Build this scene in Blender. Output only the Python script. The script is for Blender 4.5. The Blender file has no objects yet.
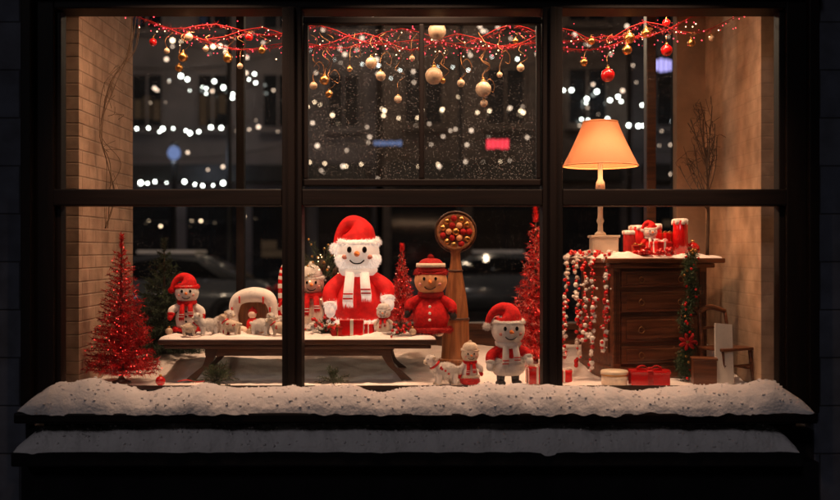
import bpy, bmesh, math, random
from mathutils import Vector, Matrix, Euler, noise
random.seed(7)
R=random.random
def U(a,b): return a+(b-a)*random.random()
scene=bpy.context.scene
COL=scene.collection

# ------------------------------------------------------------------ materials
def mat(name,col,rough=.6,metal=0,var=.15,vscale=12,bump=.0,bscale=60,emit=None,es=0,sheen=0,coat=0,dist=.01,spec=.5):
    m=bpy.data.materials.new(name); m.use_nodes=True
    nt=m.node_tree; N=nt.nodes; L=nt.links; b=N["Principled BSDF"]
    b.inputs["Roughness"].default_value=rough; b.inputs["Metallic"].default_value=metal
    b.inputs["Specular IOR Level"].default_value=spec
    tc=N.new("ShaderNodeTexCoord")
    nz=N.new("ShaderNodeTexNoise"); nz.inputs["Scale"].default_value=vscale; nz.inputs["Detail"].default_value=5
    L.new(tc.outputs["Object"],nz.inputs["Vector"])
    cr=N.new("ShaderNodeValToRGB")
    cr.color_ramp.elements[0].position=.3; cr.color_ramp.elements[1].position=.7
    cr.color_ramp.elements[0].color=[c*(1-var) for c in col]+[1]
    cr.color_ramp.elements[1].color=[min(1,c*(1+var)) for c in col]+[1]
    L.new(nz.outputs["Fac"],cr.inputs["Fac"]); L.new(cr.outputs["Color"],b.inputs["Base Color"])
    if bump>0:
        n2=N.new("ShaderNodeTexNoise"); n2.inputs["Scale"].default_value=bscale; n2.inputs["Detail"].default_value=4
        L.new(tc.outputs["Object"],n2.inputs["Vector"])
        bp=N.new("ShaderNodeBump"); bp.inputs["Strength"].default_value=bump; bp.inputs["Distance"].default_value=dist
        L.new(n2.outputs["Fac"],bp.inputs["Height"]); L.new(bp.outputs["Normal"],b.inputs["Normal"])
    if emit:
        b.inputs["Emission Color"].default_value=list(emit)+[1]; b.inputs["Emission Strength"].default_value=es
        m.cycles.emission_sampling='NONE'
    if sheen: b.inputs["Sheen Weight"].default_value=sheen
    if coat: b.inputs["Coat Weight"].default_value=coat
    return m
def wood(name,c1,c2,rough=.45,axis=0,scale=6,spec=.5):
    m=bpy.data.materials.new(name); m.use_nodes=True
    nt=m.node_tree; N=nt.nodes; L=nt.links; b=N["Principled BSDF"]
    tc=N.new("ShaderNodeTexCoord"); mp=N.new("ShaderNodeMapping")
    sc=[scale*6]*3; sc[axis]=scale*.5; mp.inputs["Scale"].default_value=sc
    L.new(tc.outputs["Object"],mp.inputs["Vector"])
    nz=N.new("ShaderNodeTexNoise"); nz.inputs["Scale"].default_value=1.5; nz.inputs["Detail"].default_value=8; nz.inputs["Distortion"].default_value=.6
    L.new(mp.outputs["Vector"],nz.inputs["Vector"])
    cr=N.new("ShaderNodeValToRGB"); cr.color_ramp.elements[0].position=.35; cr.color_ramp.elements[1].position=.68
    cr.color_ramp.elements[0].color=list(c1)+[1]; cr.color_ramp.elements[1].color=list(c2)+[1]
    L.new(nz.outputs["Fac"],cr.inputs["Fac"]); L.new(cr.outputs["Color"],b.inputs["Base Color"])
    bp=N.new("ShaderNodeBump"); bp.inputs["Strength"].default_value=.25; bp.inputs["Distance"].default_value=.003
    L.new(nz.outputs["Fac"],bp.inputs["Height"]); L.new(bp.outputs["Normal"],b.inputs["Normal"])
    b.inputs["Roughness"].default_value=rough; b.inputs["Specular IOR Level"].default_value=spec
    return m
def brick(name,c1,c2,mort,order,bw=.22,bh=.07,bump=.6,rough=.8):
    m=bpy.data.materials.new(name); m.use_nodes=True
    nt=m.node_tree; N=nt.nodes; L=nt.links; b=N["Principled BSDF"]
    tc=N.new("ShaderNodeTexCoord"); sp=N.new("ShaderNodeSeparateXYZ"); cb=N.new("ShaderNodeCombineXYZ")
    L.new(tc.outputs["Object"],sp.inputs[0]); L.new(sp.outputs[order[0]],cb.inputs[0]); L.new(sp.outputs[order[1]],cb.inputs[1])
    br=N.new("ShaderNodeTexBrick"); br.inputs["Scale"].default_value=1
    br.inputs["Brick Width"].default_value=bw; br.inputs["Row Height"].default_value=bh; br.inputs["Mortar Size"].default_value=.006
    br.inputs["Mortar Smooth"].default_value=.8
    br.inputs["Color1"].default_value=list(c1)+[1]; br.inputs["Color2"].default_value=list(c2)+[1]; br.inputs["Mortar"].default_value=list(mort)+[1]
    L.new(cb.outputs[0],br.inputs["Vector"])
    nz=N.new("ShaderNodeTexNoise"); nz.inputs["Scale"].default_value=7; nz.inputs["Detail"].default_value=8
    L.new(tc.outputs["Object"],nz.inputs["Vector"])
    cr=N.new("ShaderNodeValToRGB"); cr.color_ramp.elements[0].position=.3; cr.color_ramp.elements[1].position=.65
    cr.color_ramp.elements[0].color=(.5,.46,.43,1); cr.color_ramp.elements[1].color=(1,1,1,1); L.new(nz.outputs["Fac"],cr.inputs[0])
    mx=N.new("ShaderNodeMix"); mx.data_type='RGBA'; mx.blend_type='MULTIPLY'; mx.inputs[0].default_value=.85
    L.new(br.outputs["Color"],mx.inputs[6]); L.new(cr.outputs["Color"],mx.inputs[7])
    L.new(mx.outputs[2],b.inputs["Base Color"])
    mh=N.new("ShaderNodeMath"); mh.operation='MULTIPLY_ADD'; mh.inputs[1].default_value=-1
    L.new(br.outputs["Fac"],mh.inputs[0]); L.new(nz.outputs["Fac"],mh.inputs[2])
    bp=N.new("ShaderNodeBump"); bp.inputs["Strength"].default_value=bump; bp.inputs["Distance"].default_value=.008
    L.new(mh.outputs[0],bp.inputs["Height"]); L.new(bp.outputs["Normal"],b.inputs["Normal"])
    b.inputs["Roughness"].default_value=rough
    return m
def emi(name,col,s):
    m=bpy.data.materials.new(name); m.use_nodes=True; N=m.node_tree.nodes; L=m.node_tree.links
    N.remove(N["Principled BSDF"]); e=N.new("ShaderNodeEmission"); e.inputs[0].default_value=list(col)+[1]; e.inputs[1].default_value=s
    L.new(e.outputs[0],N["Material Output"].inputs[0]); m.cycles.emission_sampling='NONE'; return m
def glassmat(name,speck=.25,scale=55,haze=.01,sp=.22):
    m=bpy.data.materials.new(name); m.use_nodes=True; N=m.node_tree.nodes; L=m.node_tree.links
    N.remove(N["Principled BSDF"])
    tr=N.new("ShaderNodeBsdfTransparent"); gl=N.new("ShaderNodeBsdfGlossy"); gl.inputs["Roughness"].default_value=.02
    fr=N.new("ShaderNodeFresnel"); fr.inputs[0].default_value=1.45
    m1=N.new("ShaderNodeMixShader"); L.new(fr.outputs[0],m1.inputs[0]); L.new(tr.outputs[0],m1.inputs[1]); L.new(gl.outputs[0],m1.inputs[2])
    d1=N.new("ShaderNodeBsdfTranslucent"); d1.inputs[0].default_value=(.85,.82,.82,1)
    d2=N.new("ShaderNodeBsdfDiffuse"); d2.inputs[0].default_value=(.85,.82,.82,1)
    df=N.new("ShaderNodeMixShader"); L.new(d1.outputs[0],df.inputs[1]); L.new(d2.outputs[0],df.inputs[2])
    tc=N.new("ShaderNodeTexCoord"); vo=N.new("ShaderNodeTexVoronoi"); vo.inputs["Scale"].default_value=scale
    L.new(tc.outputs["Object"],vo.inputs["Vector"])
    nz=N.new("ShaderNodeTexNoise"); nz.inputs["Scale"].default_value=3; nz.inputs["Detail"].default_value=4
    L.new(tc.outputs["Object"],nz.inputs["Vector"])
    t=N.new("ShaderNodeMath"); t.operation='MULTIPLY'; t.inputs[1].default_value=speck; L.new(nz.outputs["Fac"],t.inputs[0])
    lt=N.new("ShaderNodeMath"); lt.operation='LESS_THAN'; L.new(vo.outputs["Distance"],lt.inputs[0]); L.new(t.outputs[0],lt.inputs[1])
    hz=N.new("ShaderNodeMath"); hz.operation='MULTIPLY'; hz.inputs[1].default_value=haze*2; L.new(nz.outputs["Fac"],hz.inputs[0])
    sc=N.new("ShaderNodeMath"); sc.operation='MULTIPLY_ADD'; sc.inputs[1].default_value=sp; L.new(hz.outputs[0],sc.inputs[2]); L.new(lt.outputs[0],sc.inputs[0])
    m2=N.new("ShaderNodeMixShader"); L.new(sc.outputs[0],m2.inputs[0]); L.new(m1.outputs[0],m2.inputs[1]); L.new(df.outputs[0],m2.inputs[2])
    L.new(m2.outputs[0],N["Material Output"].inputs[0]); return m

M={}
M['red']=mat('red_felt',(.68,.010,.012),.8,0,.25,30,.5,220,dist=.004,spec=.3)
M['darkred']=mat('dark_red_wool',(.38,.012,.012),.85,0,.3,30,.6,160,dist=.004,spec=.3)
M['gloss_red']=mat('glossy_red',(.62,.008,.010),.18,0,.1,8,coat=.6)
M['white']=mat('white_plush',(.86,.82,.78),.9,0,.06,40,.5,180,sheen=.4,dist=.004)
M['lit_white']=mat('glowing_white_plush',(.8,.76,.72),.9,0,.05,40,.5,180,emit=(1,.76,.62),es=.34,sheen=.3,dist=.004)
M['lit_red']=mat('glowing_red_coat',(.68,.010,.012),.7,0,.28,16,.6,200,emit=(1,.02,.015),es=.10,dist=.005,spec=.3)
M['cream']=mat('cream_plush',(.78,.66,.53),.9,0,.15,40,.5,150,sheen=.3,dist=.004)
M['tan']=mat('tan_face',(.78,.38,.18),.8,0,.12,20,.3,120,dist=.003)
M['skin']=mat('pale_face',(.80,.60,.50),.8,0,.06,20,.2,120,dist=.002)
M['black']=mat('black_felt',(.012,.011,.012),.6,0,.2,30,.2,100)
M['bead']=mat('black_bead',(.008,.008,.008),.1)
M['orange']=mat('orange_nose',(.75,.2,.03),.5)
M['pink']=mat('pink_cheek',(.78,.32,.26),.8)
M['gold']=mat('gold_bauble',(.60,.32,.10),.3,1,.2,10)
M['wire']=mat('bronze_wire',(.28,.14,.06),.45,1)
M['ivory']=mat('ivory_bauble',(.50,.38,.27),.4,0,.2,20,.15,60,dist=.004)
M['tinsel']=mat('red_tinsel',(.66,.008,.014),.35,.2,.3,30)
M['tinsel_dk']=mat('dark_red_tinsel',(.28,.006,.010),.4,.3,.3,30)
M['tinsel_hi']=mat('bright_red_tinsel',(.90,.03,.03),.25,.5,.3,30)
M['tinsel_pink']=mat('frosted_tinsel',(.85,.33,.28),.4,.1,.3,30)
M['green']=mat('spruce_green',(.04,.08,.03),.65,0,.4,20)
M['green_dk']=mat('dark_spruce',(.018,.038,.022),.7,0,.4,20)
M['brown']=mat('bark',(.06,.035,.02),.8,0,.3,20,.5,40)
M['cord']=mat('jute_cord',(.22,.15,.10),.9,0,.3,60,.5,200,dist=.002)
M['snow']=mat('snow',(.88,.83,.82),.8,0,.05,7,.6,60,dist=.012)
M['snowfine']=mat('powder_snow',(.86,.80,.78),.8,0,.06,12,.5,150,dist=.005)
M['wood_dk']=wood('dark_walnut',(.035,.014,.008),(.09,.036,.017),.4,0)
M['wood_cab']=wood('cabinet_mahogany',(.09,.030,.013),(.22,.078,.032),.38,0,5)
M['wood_warm']=wood('carved_oak',(.18,.065,.022),(.38,.155,.055),.5,2)
M['frame']=wood('window_frame_paint',(.005,.003,.0028),(.010,.0055,.0045),.55,2,3,.18)
M['frameh']=wood('window_frame_paint_h',(.005,.003,.0028),(.010,.0055,.0045),.55,0,3,.18)
M['shopwall']=mat('dark_render',(.010,.009,.011),.85,0,.35,5,.4,30,dist=.01,spec=.2)
M['stone']=brick('facade_stone',(.12,.13,.17),(.09,.10,.14),(.04,.04,.05),(0,2),.5,.24,.5)
M['brickw']=brick('whitewashed_brick',(.66,.47,.35),(.60,.42,.31),(.44,.31,.225),(1,2))
M['brickp']=brick('painted_plaster_wall',(.62,.43,.29),(.61,.425,.285),(.575,.40,.27),(1,2),bump=.12)
M['plaster']=mat('warm_plaster',(.30,.19,.12),.85,0,.3,4,.4,30,dist=.01)
M['ceil']=mat('ceiling_paint',(.05,.04,.035),.9)
M['paper']=mat('white_card',(.75,.7,.62),.8,0,.06,10)
M['lampwhite']=mat('cream_ceramic',(.72,.62,.48),.35,0,.08,20,coat=.3)
M['asphalt']=mat('wet_asphalt',(.035,.035,.038),.3,0,.4,2,.5,60,dist=.01)
M['pave']=mat('paving',(.10,.10,.105),.6,0,.3,3,.4,20)
M['ground']=mat('snowy_ground',(.16,.16,.17),.9,0,.6,.4,.5,10)
M['bld1']=brick('dark_brick_facade',(.10,.07,.055),(.08,.055,.045),(.05,.04,.035),(0,2),.3,.1,.4)
M['bld2']=mat('concrete_facade',(.085,.072,.075),.85,0,.4,.6,.3,10)
M['metal']=mat('dark_metal',(.03,.03,.03),.4,.8)
M['carpaint']=mat('car_paint',(.13,.14,.16),.25,.3,.05,3,coat=1)
M['darkglass']=mat('dark_glass',(.01,.012,.015),.06,0,.1,2)
M['rubber']=mat('rubber',(.012,.012,.012),.8)
M['e_red']=emi('red_fairy_light',(1,.05,.04),3.5)
M['e_redsoft']=emi('red_garland_light',(1,.05,.07),5)
M['e_warm']=emi('warm_fairy_light',(1,.6,.3),7)
M['e_white']=emi('street_bulb_white',(.88,.95,.86),15)
M['e_wwarm']=emi('street_bulb_warm',(1,.72,.45),11)
M['e_dim']=emi('street_bulb_dim',(1,.74,.54),3.2)
M['e_blue']=emi('blue_white_sign',(.5,.45,1),1.4)
M['e_bluesoft']=emi('blue_globe',(.35,.5,1),.42)
M['e_globe']=emi('lamp_globe',(1,.75,.5),3)
M['e_redsign']=emi('red_sign',(1,.05,.08),1.6)
M['e_win']=emi('lit_room',(1,.62,.36),.03)
M['e_win2']=emi('lit_room_cool',(.6,.68,1),.018)
M['glass']=glassmat('shop_glass',.26,100,.003,.18)
M['glassd']=glassmat('dusty_shop_glass',.46,110,.016,.22)
def shade_mat():
    m=bpy.data.materials.new('lamp_shade_fabric'); m.use_nodes=True; N=m.node_tree.nodes; L=m.node_tree.links
    b=N["Principled BSDF"]; b.inputs["Base Color"].default_value=(.52,.23,.115,1); b.inputs["Roughness"].default_value=.8
    tc=N.new("ShaderNodeTexCoord"); w=N.new("ShaderNodeTexNoise"); mp=N.new("ShaderNodeMapping"); mp.inputs["Scale"].default_value=(60,60,8)
    L.new(tc.outputs["Object"],mp.inputs[0]); L.new(mp.outputs[0],w.inputs["Vector"])
    bp=N.new("ShaderNodeBump"); bp.inputs["Strength"].default_value=.3; bp.inputs["Distance"].default_value=.003; L.new(w.outputs["Fac"],bp.inputs["Height"]); L.new(bp.outputs[0],b.inputs["Normal"])
    t=N.new("ShaderNodeBsdfTranslucent"); t.inputs[0].default_value=(.56,.23,.11,1)
    mx=N.new("ShaderNodeMixShader"); mx.inputs[0].default_value=.155
    L.new(b.outputs[0],mx.inputs[1]); L.new(t.outputs[0],mx.inputs[2]); L.new(mx.outputs[0],N["Material Output"].inputs[0]); return m
M['shade']=shade_mat()

# ------------------------------------------------------------------ mesh helpers
def root(name,loc=(0,0,0),rz=0,s=1):
    o=bpy.data.objects.new(name,None); o.empty_display_size=.1; COL.objects.link(o)
    o.location=loc; o.rotation_euler=(0,0,rz); o.scale=(s,s,s); return o
def mk(name,vs,fs,m,parent=None,smooth=True,loc=None):
    me=bpy.data.meshes.new(name); me.from_pydata([tuple(v) for v in vs],[],fs); me.update()
    o=bpy.data.objects.new(name,me); COL.objects.link(o)
    if isinstance(m,str): m=M[m]
    if m: me.materials.append(m)
    if smooth: me.polygons.foreach_set('use_smooth',[True]*len(me.polygons))
    if parent: o.parent=parent
    if loc: o.location=loc
    return o
def ell(c,r,rot=None,seg=24,rings=16,lump=0,ls=6):
    vs=[];fs=[]
    rm=rot.to_matrix() if rot else None
    for i in range(rings+1):
        th=math.pi*i/rings
        for j in range(seg):
            ph=2*math.pi*j/seg
            d=Vector((math.sin(th)*math.cos(ph),math.sin(th)*math.sin(ph),math.cos(th)))
            k=1+lump*noise.noise(d*ls+Vector(c)*17)
            v=Vector((d.x*r[0],d.y*r[1],d.z*r[2]))*k
            if rm: v=rm@v
            vs.append(v+Vector(c))
    for i in range(rings):
        for j in range(seg):
            a=i*seg+j;b=i*seg+(j+1)%seg
            fs.append((a,a+seg,b+seg,b))
    return vs,fs
def sph(name,p,c,r,m,rot=None,seg=24,rings=16,lump=0,ls=6):
    if not hasattr(r,'__len__'): r=(r,r,r)
    v,f=ell(c,r,rot,seg,rings,lump,ls); return mk(name,v,f,m,p)
def multi(name,p,items,m,seg=12,rings=8,lump=0):
    V=[];F=[]
    for c,r in items:
        if not hasattr(r,'__len__'): r=(r,r,r)
        v,f=ell(c,r,None,seg,rings,lump,3); o=len(V); V+=v; F+=[tuple(i+o for i in q) for q in f]
    return mk(name,V,F,m,p)
def lathe(name,p,prof,m,c=(0,0,0),seg=36,sx=1,sy=1,smooth=True,wob=0):
    V=[];F=[]
    for r,z in prof:
        for j in range(seg):
            a=2*math.pi*j/seg; k=1+(wob*noise.noise(Vector((math.cos(a)*2,math.sin(a)*2,z*9))) if wob else 0)
            V.append((c[0]+r*k*sx*math.cos(a),c[1]+r*k*sy*math.sin(a),c[2]+z))
    n=len(prof)
    for i in range(n-1):
        for j in range(seg):
            a=i*seg+j;b=i*seg+(j+1)%seg; F.append((a,b,b+seg,a+seg))
    if prof[0][0]>1e-5: F.append(tuple(range(seg))[::-1])
    if prof[-1][0]>1e-5: F.append(tuple(range((n-1)*seg,n*seg)))
    return mk(name,V,F,m,p,smooth)
def cat(pts,n=6):
    P=[Vector(q) for q in pts]
    if len(P)<3: return [P[0].lerp(P[1],i/n) for i in range(n+1)]
    out=[]
    for i in range(len(P)-1):
        a=P[max(i-1,0)];b=P[i];c=P[i+1];d=P[min(i+2,len(P)-1)]
        for k in range(n):
            t=k/n
            out.append(.5*((2*b)+(c-a)*t+(2*a-5*b+4*c-d)*t*t+(3*b-a-3*c+d)*t**3))
    out.append(P[-1]); return out
def tubegeo(pts,rads,seg=12,n=6,flat=1):
    Q=cat(pts,n)
    if not hasattr(rads,'__len__'): rads=[rads]*len(pts)
    m=len(Q)-1
    V=[];F=[];up=None
    for i,q in enumerate(Q):
        t=(Q[min(i+1,m)]-Q[max(i-1,0)]).normalized()
        if up is None:
            up=Vector((0,0,1)) if abs(t.z)<.9 else Vector((1,0,0))
        s=t.cross(up).normalized(); up=s.cross(t).normalized()
        f=i/m*(len(rads)-1); k=min(int(f),len(rads)-2) if len(rads)>1 else 0
        r=rads[k]+(rads[min(k+1,len(rads)-1)]-rads[k])*(f-k)
        for j in range(seg):
            a=2*math.pi*j/seg; V.append(q+s*math.cos(a)*r+up*math.sin(a)*r*flat)
    for i in range(m):
        for j in range(seg):
            a=i*seg+j;b=i*seg+(j+1)%seg; F.append((a,b,b+seg,a+seg))
    F.append(tuple(range(seg))[::-1]); F.append(tuple(range(m*seg,(m+1)*seg)))
    return V,F
def tube(name,p,pts,rads,m,seg=12,n=6,flat=1):
    V,F=tubegeo(pts,rads,seg,n,flat); return mk(name,V,F,m,p)
def tubes(name,p,lst,m,seg=6,n=5):
    V=[];F=[]
    for pts,r in lst:
        v,f=tubegeo(pts,r,seg,n); o=len(V); V+=v; F+=[tuple(i+o for i in q) for q in f]
    return mk(name,V,F,m,p)
def box(name,p,c,s,m,bev=.004,rot=None,loc=None):
    bm=bmesh.new(); bmesh.ops.create_cube(bm,size=1)
    for v in bm.verts: v.co=Vector((v.co.x*s[0],v.co.y*s[1],v.co.z*s[2]))
    if bev: bmesh.ops.bevel(bm,geom=bm.edges[:],offset=min(bev,min(s)*.4),segments=2,affect='EDGES',profile=.6)
    if rot:
        bmesh.ops.rotate(bm,verts=bm.verts,matrix=rot.to_matrix())
    bmesh.ops.translate(bm,verts=bm.verts,vec=c)
    me=bpy.data.meshes.new(name); bm.to_mesh(me); bm.free()
    o=bpy.data.objects.new(name,me); COL.objects.link(o); me.materials.append(M[m] if isinstance(m,str) else m)
    if p: o.parent=p
    return o
def E(x,y,z): return Euler((math.radians(x),math.radians(y),math.radians(z)))
def torus(name,p,c,Rr,r,m,sx=1,sy=1,rot=None,seg=32,s2=12,lump=0):
    V=[];F=[]; rm=rot.to_matrix() if rot else Matrix.Identity(3)
    for i in range(seg):
        a=2*math.pi*i/seg
        for j in range(s2):
            b=2*math.pi*j/s2; k=r*(1+lump*noise.noise(Vector((math.cos(a)*3,math.sin(a)*3,b))))
            v=Vector(((Rr+k*math.cos(b))*math.cos(a)*sx,(Rr+k*math.cos(b))*math.sin(a)*sy,k*math.sin(b)))
            V.append(rm@v+Vector(c))
    for i in range(seg):
        for j in range(s2):
            F.append((i*s2+j,((i+1)%seg)*s2+j,((i+1)%seg)*s2+(j+1)%s2,i*s2+(j+1)%s2))
    return mk(name,V,F,m,p)
def rdir():
    while True:
        v=Vector((U(-1,1),U(-1,1),U(-1,1)))
        if .1<v.length<1: return v.normalized()
def hairs(name,p,pn,ln,w,m,messy=.6):
    V=[];F=[]
    for q,nn in pn:
        d=(nn+rdir()*messy).normalized(); s=d.cross(rdir()).normalized()*w
        L=ln*U(.5,1.2); o=len(V)
        V+=[q-s,q+s,q+d*L+Vector((0,0,-L*.2))]; F.append((o,o+1,o+2))
    return mk(name,V,F,m,p,False)
def fluff(name,p,c,r,n,ln,m,w=None):
    if not hasattr(r,'__len__'): r=(r,r,r)
    c=Vector(c); L=[]
    for i in range(n):
        d=rdir(); L.append((c+Vector((d.x*r[0],d.y*r[1],d.z*r[2]))*.97,Vector((d.x/r[0],d.y/r[1],d.z/r[2])).normalized()))
    return hairs(name,p,L,ln,w or ln*.13,m)
def fluff_torus(name,p,c,Rr,r,n,ln,m,sx=1,sy=1,rot=None):
    L=[]; rm=rot.to_matrix() if rot else Matrix.Identity(3)
    for i in range(n):
        a=U(0,6.283);b=U(0,6.283)
        nn=Vector((math.cos(b)*math.cos(a),math.cos(b)*math.sin(a),math.sin(b)))
        q=Vector(((Rr+r*math.cos(b))*math.cos(a)*sx,(Rr+r*math.cos(b))*math.sin(a)*sy,r*math.sin(b)))
        L.append((rm@q+Vector(c),rm@nn))
    return hairs(name,p,L,ln,ln*.13,m)

# ------------------------------------------------------------------ bottle-brush trees / greenery
def brush_tree(name,loc,h,rad,mats,nb=150,nn=46,nl=.03,w=.0014,lights=None,nlights=0,lr=.004,up=.15,stand=.05,trunk='brown'):
    r0=root(name,loc)
    geos={k:([],[]) for k in mats}
    tips=[]; wires=[]
    for i in range(nb):
        t=(i+.5)/nb; t=1-math.sqrt(1-t*.985)
        z=stand+t*(h-stand); a=i*2.39996+U(-.2,.2)
        L=max(.012,rad*(1-t)**.9*U(.78,1.14))
        d=Vector((math.cos(a),math.sin(a),up+U(-.12,.12)+.5*t)).normalized()
        b0=Vector((0,0,z)); wires.append(([b0,b0+d*L],.0012))
        for k in range(int(nn*max(.35,L/rad)*1.3)):
            s=U(.12,1.03); q=b0+d*L*s
            nd=(rdir()+d*.45).normalized(); side=nd.cross(rdir()).normalized()*w
            V,F=geos[random.choices(mats,[6,2,1][:len(mats)])[0]]; o=len(V)
            l=nl*U(.55,1.15)*(1-.35*t)
            V+=[q-side,q+side,q+nd*l]; F.append((o,o+1,o+2))
            if R()<.04: tips.append(q+nd*l*.9)
    for k in range(200):
        z=U(.9,1.0)*h; q=Vector((U(-1,1)*.006,U(-1,1)*.006,z)); nd=(rdir()+Vector((0,0,1))).normalized(); side=nd.cross(rdir()).normalized()*w
        V,F=geos[mats[0]]; o=len(V); V+=[q-side,q+side,q+nd*nl*.7]; F.append((o,o+1,o+2))
    for k,(V,F) in geos.items(): mk('needles_'+k,V,F,k,r0,False)
    tubes('branch_wires',r0,wires,trunk,4,2)
    lathe('trunk',r0,[(0.014,0),(0.012,h*.3),(0.003,h*.98),(0,h)],trunk,seg=8)
    lathe('stand',r0,[(.0,0),(.05,0.002),(.05,.012),(.02,.022),(.012,.04),(0,.04)],'wood_dk',seg=20)
    if lights:
        random.shuffle(tips); multi('fairy_lights',r0,[(q,lr) for q in tips[:nlights]],lights,6,4)
    return r0
def sprig(name,p,base,n,ln,m,spread=1,needle=.016,cnt=26,berries=None):
    V=[];F=[];W=[];B=[]
    base=Vector(base)
    for i in range(n):
        d=(rdir()*spread+Vector((0,0,.9))).normalized(); L=ln*U(.6,1.1)
        mid=base+d*L*.5; end=base+d*L+Vector((0,0,-L*.15)); W.append(([base,mid,end],.0013))
        for k in range(cnt):
            s=U(.1,1); q=base.lerp(mid,s*2) if s<.5 else mid.lerp(end,s*2-1)
            nd=(rdir()+d*.6).normalized(); sd=nd.cross(rdir()).normalized()*.0013; o=len(V)
            V+=[q-sd,q+sd,q+nd*needle*U(.6,1.2)]; F.append((o,o+1,o+2))
        if berries and R()<.7: B.append((end,U(.005,.009)))
    mk(name,V,F,m,p,False); tubes(name+'_stems',p,W,'brown',4,2)
    if B: multi(name+'_berries',p,B,berries,8,6)

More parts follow.
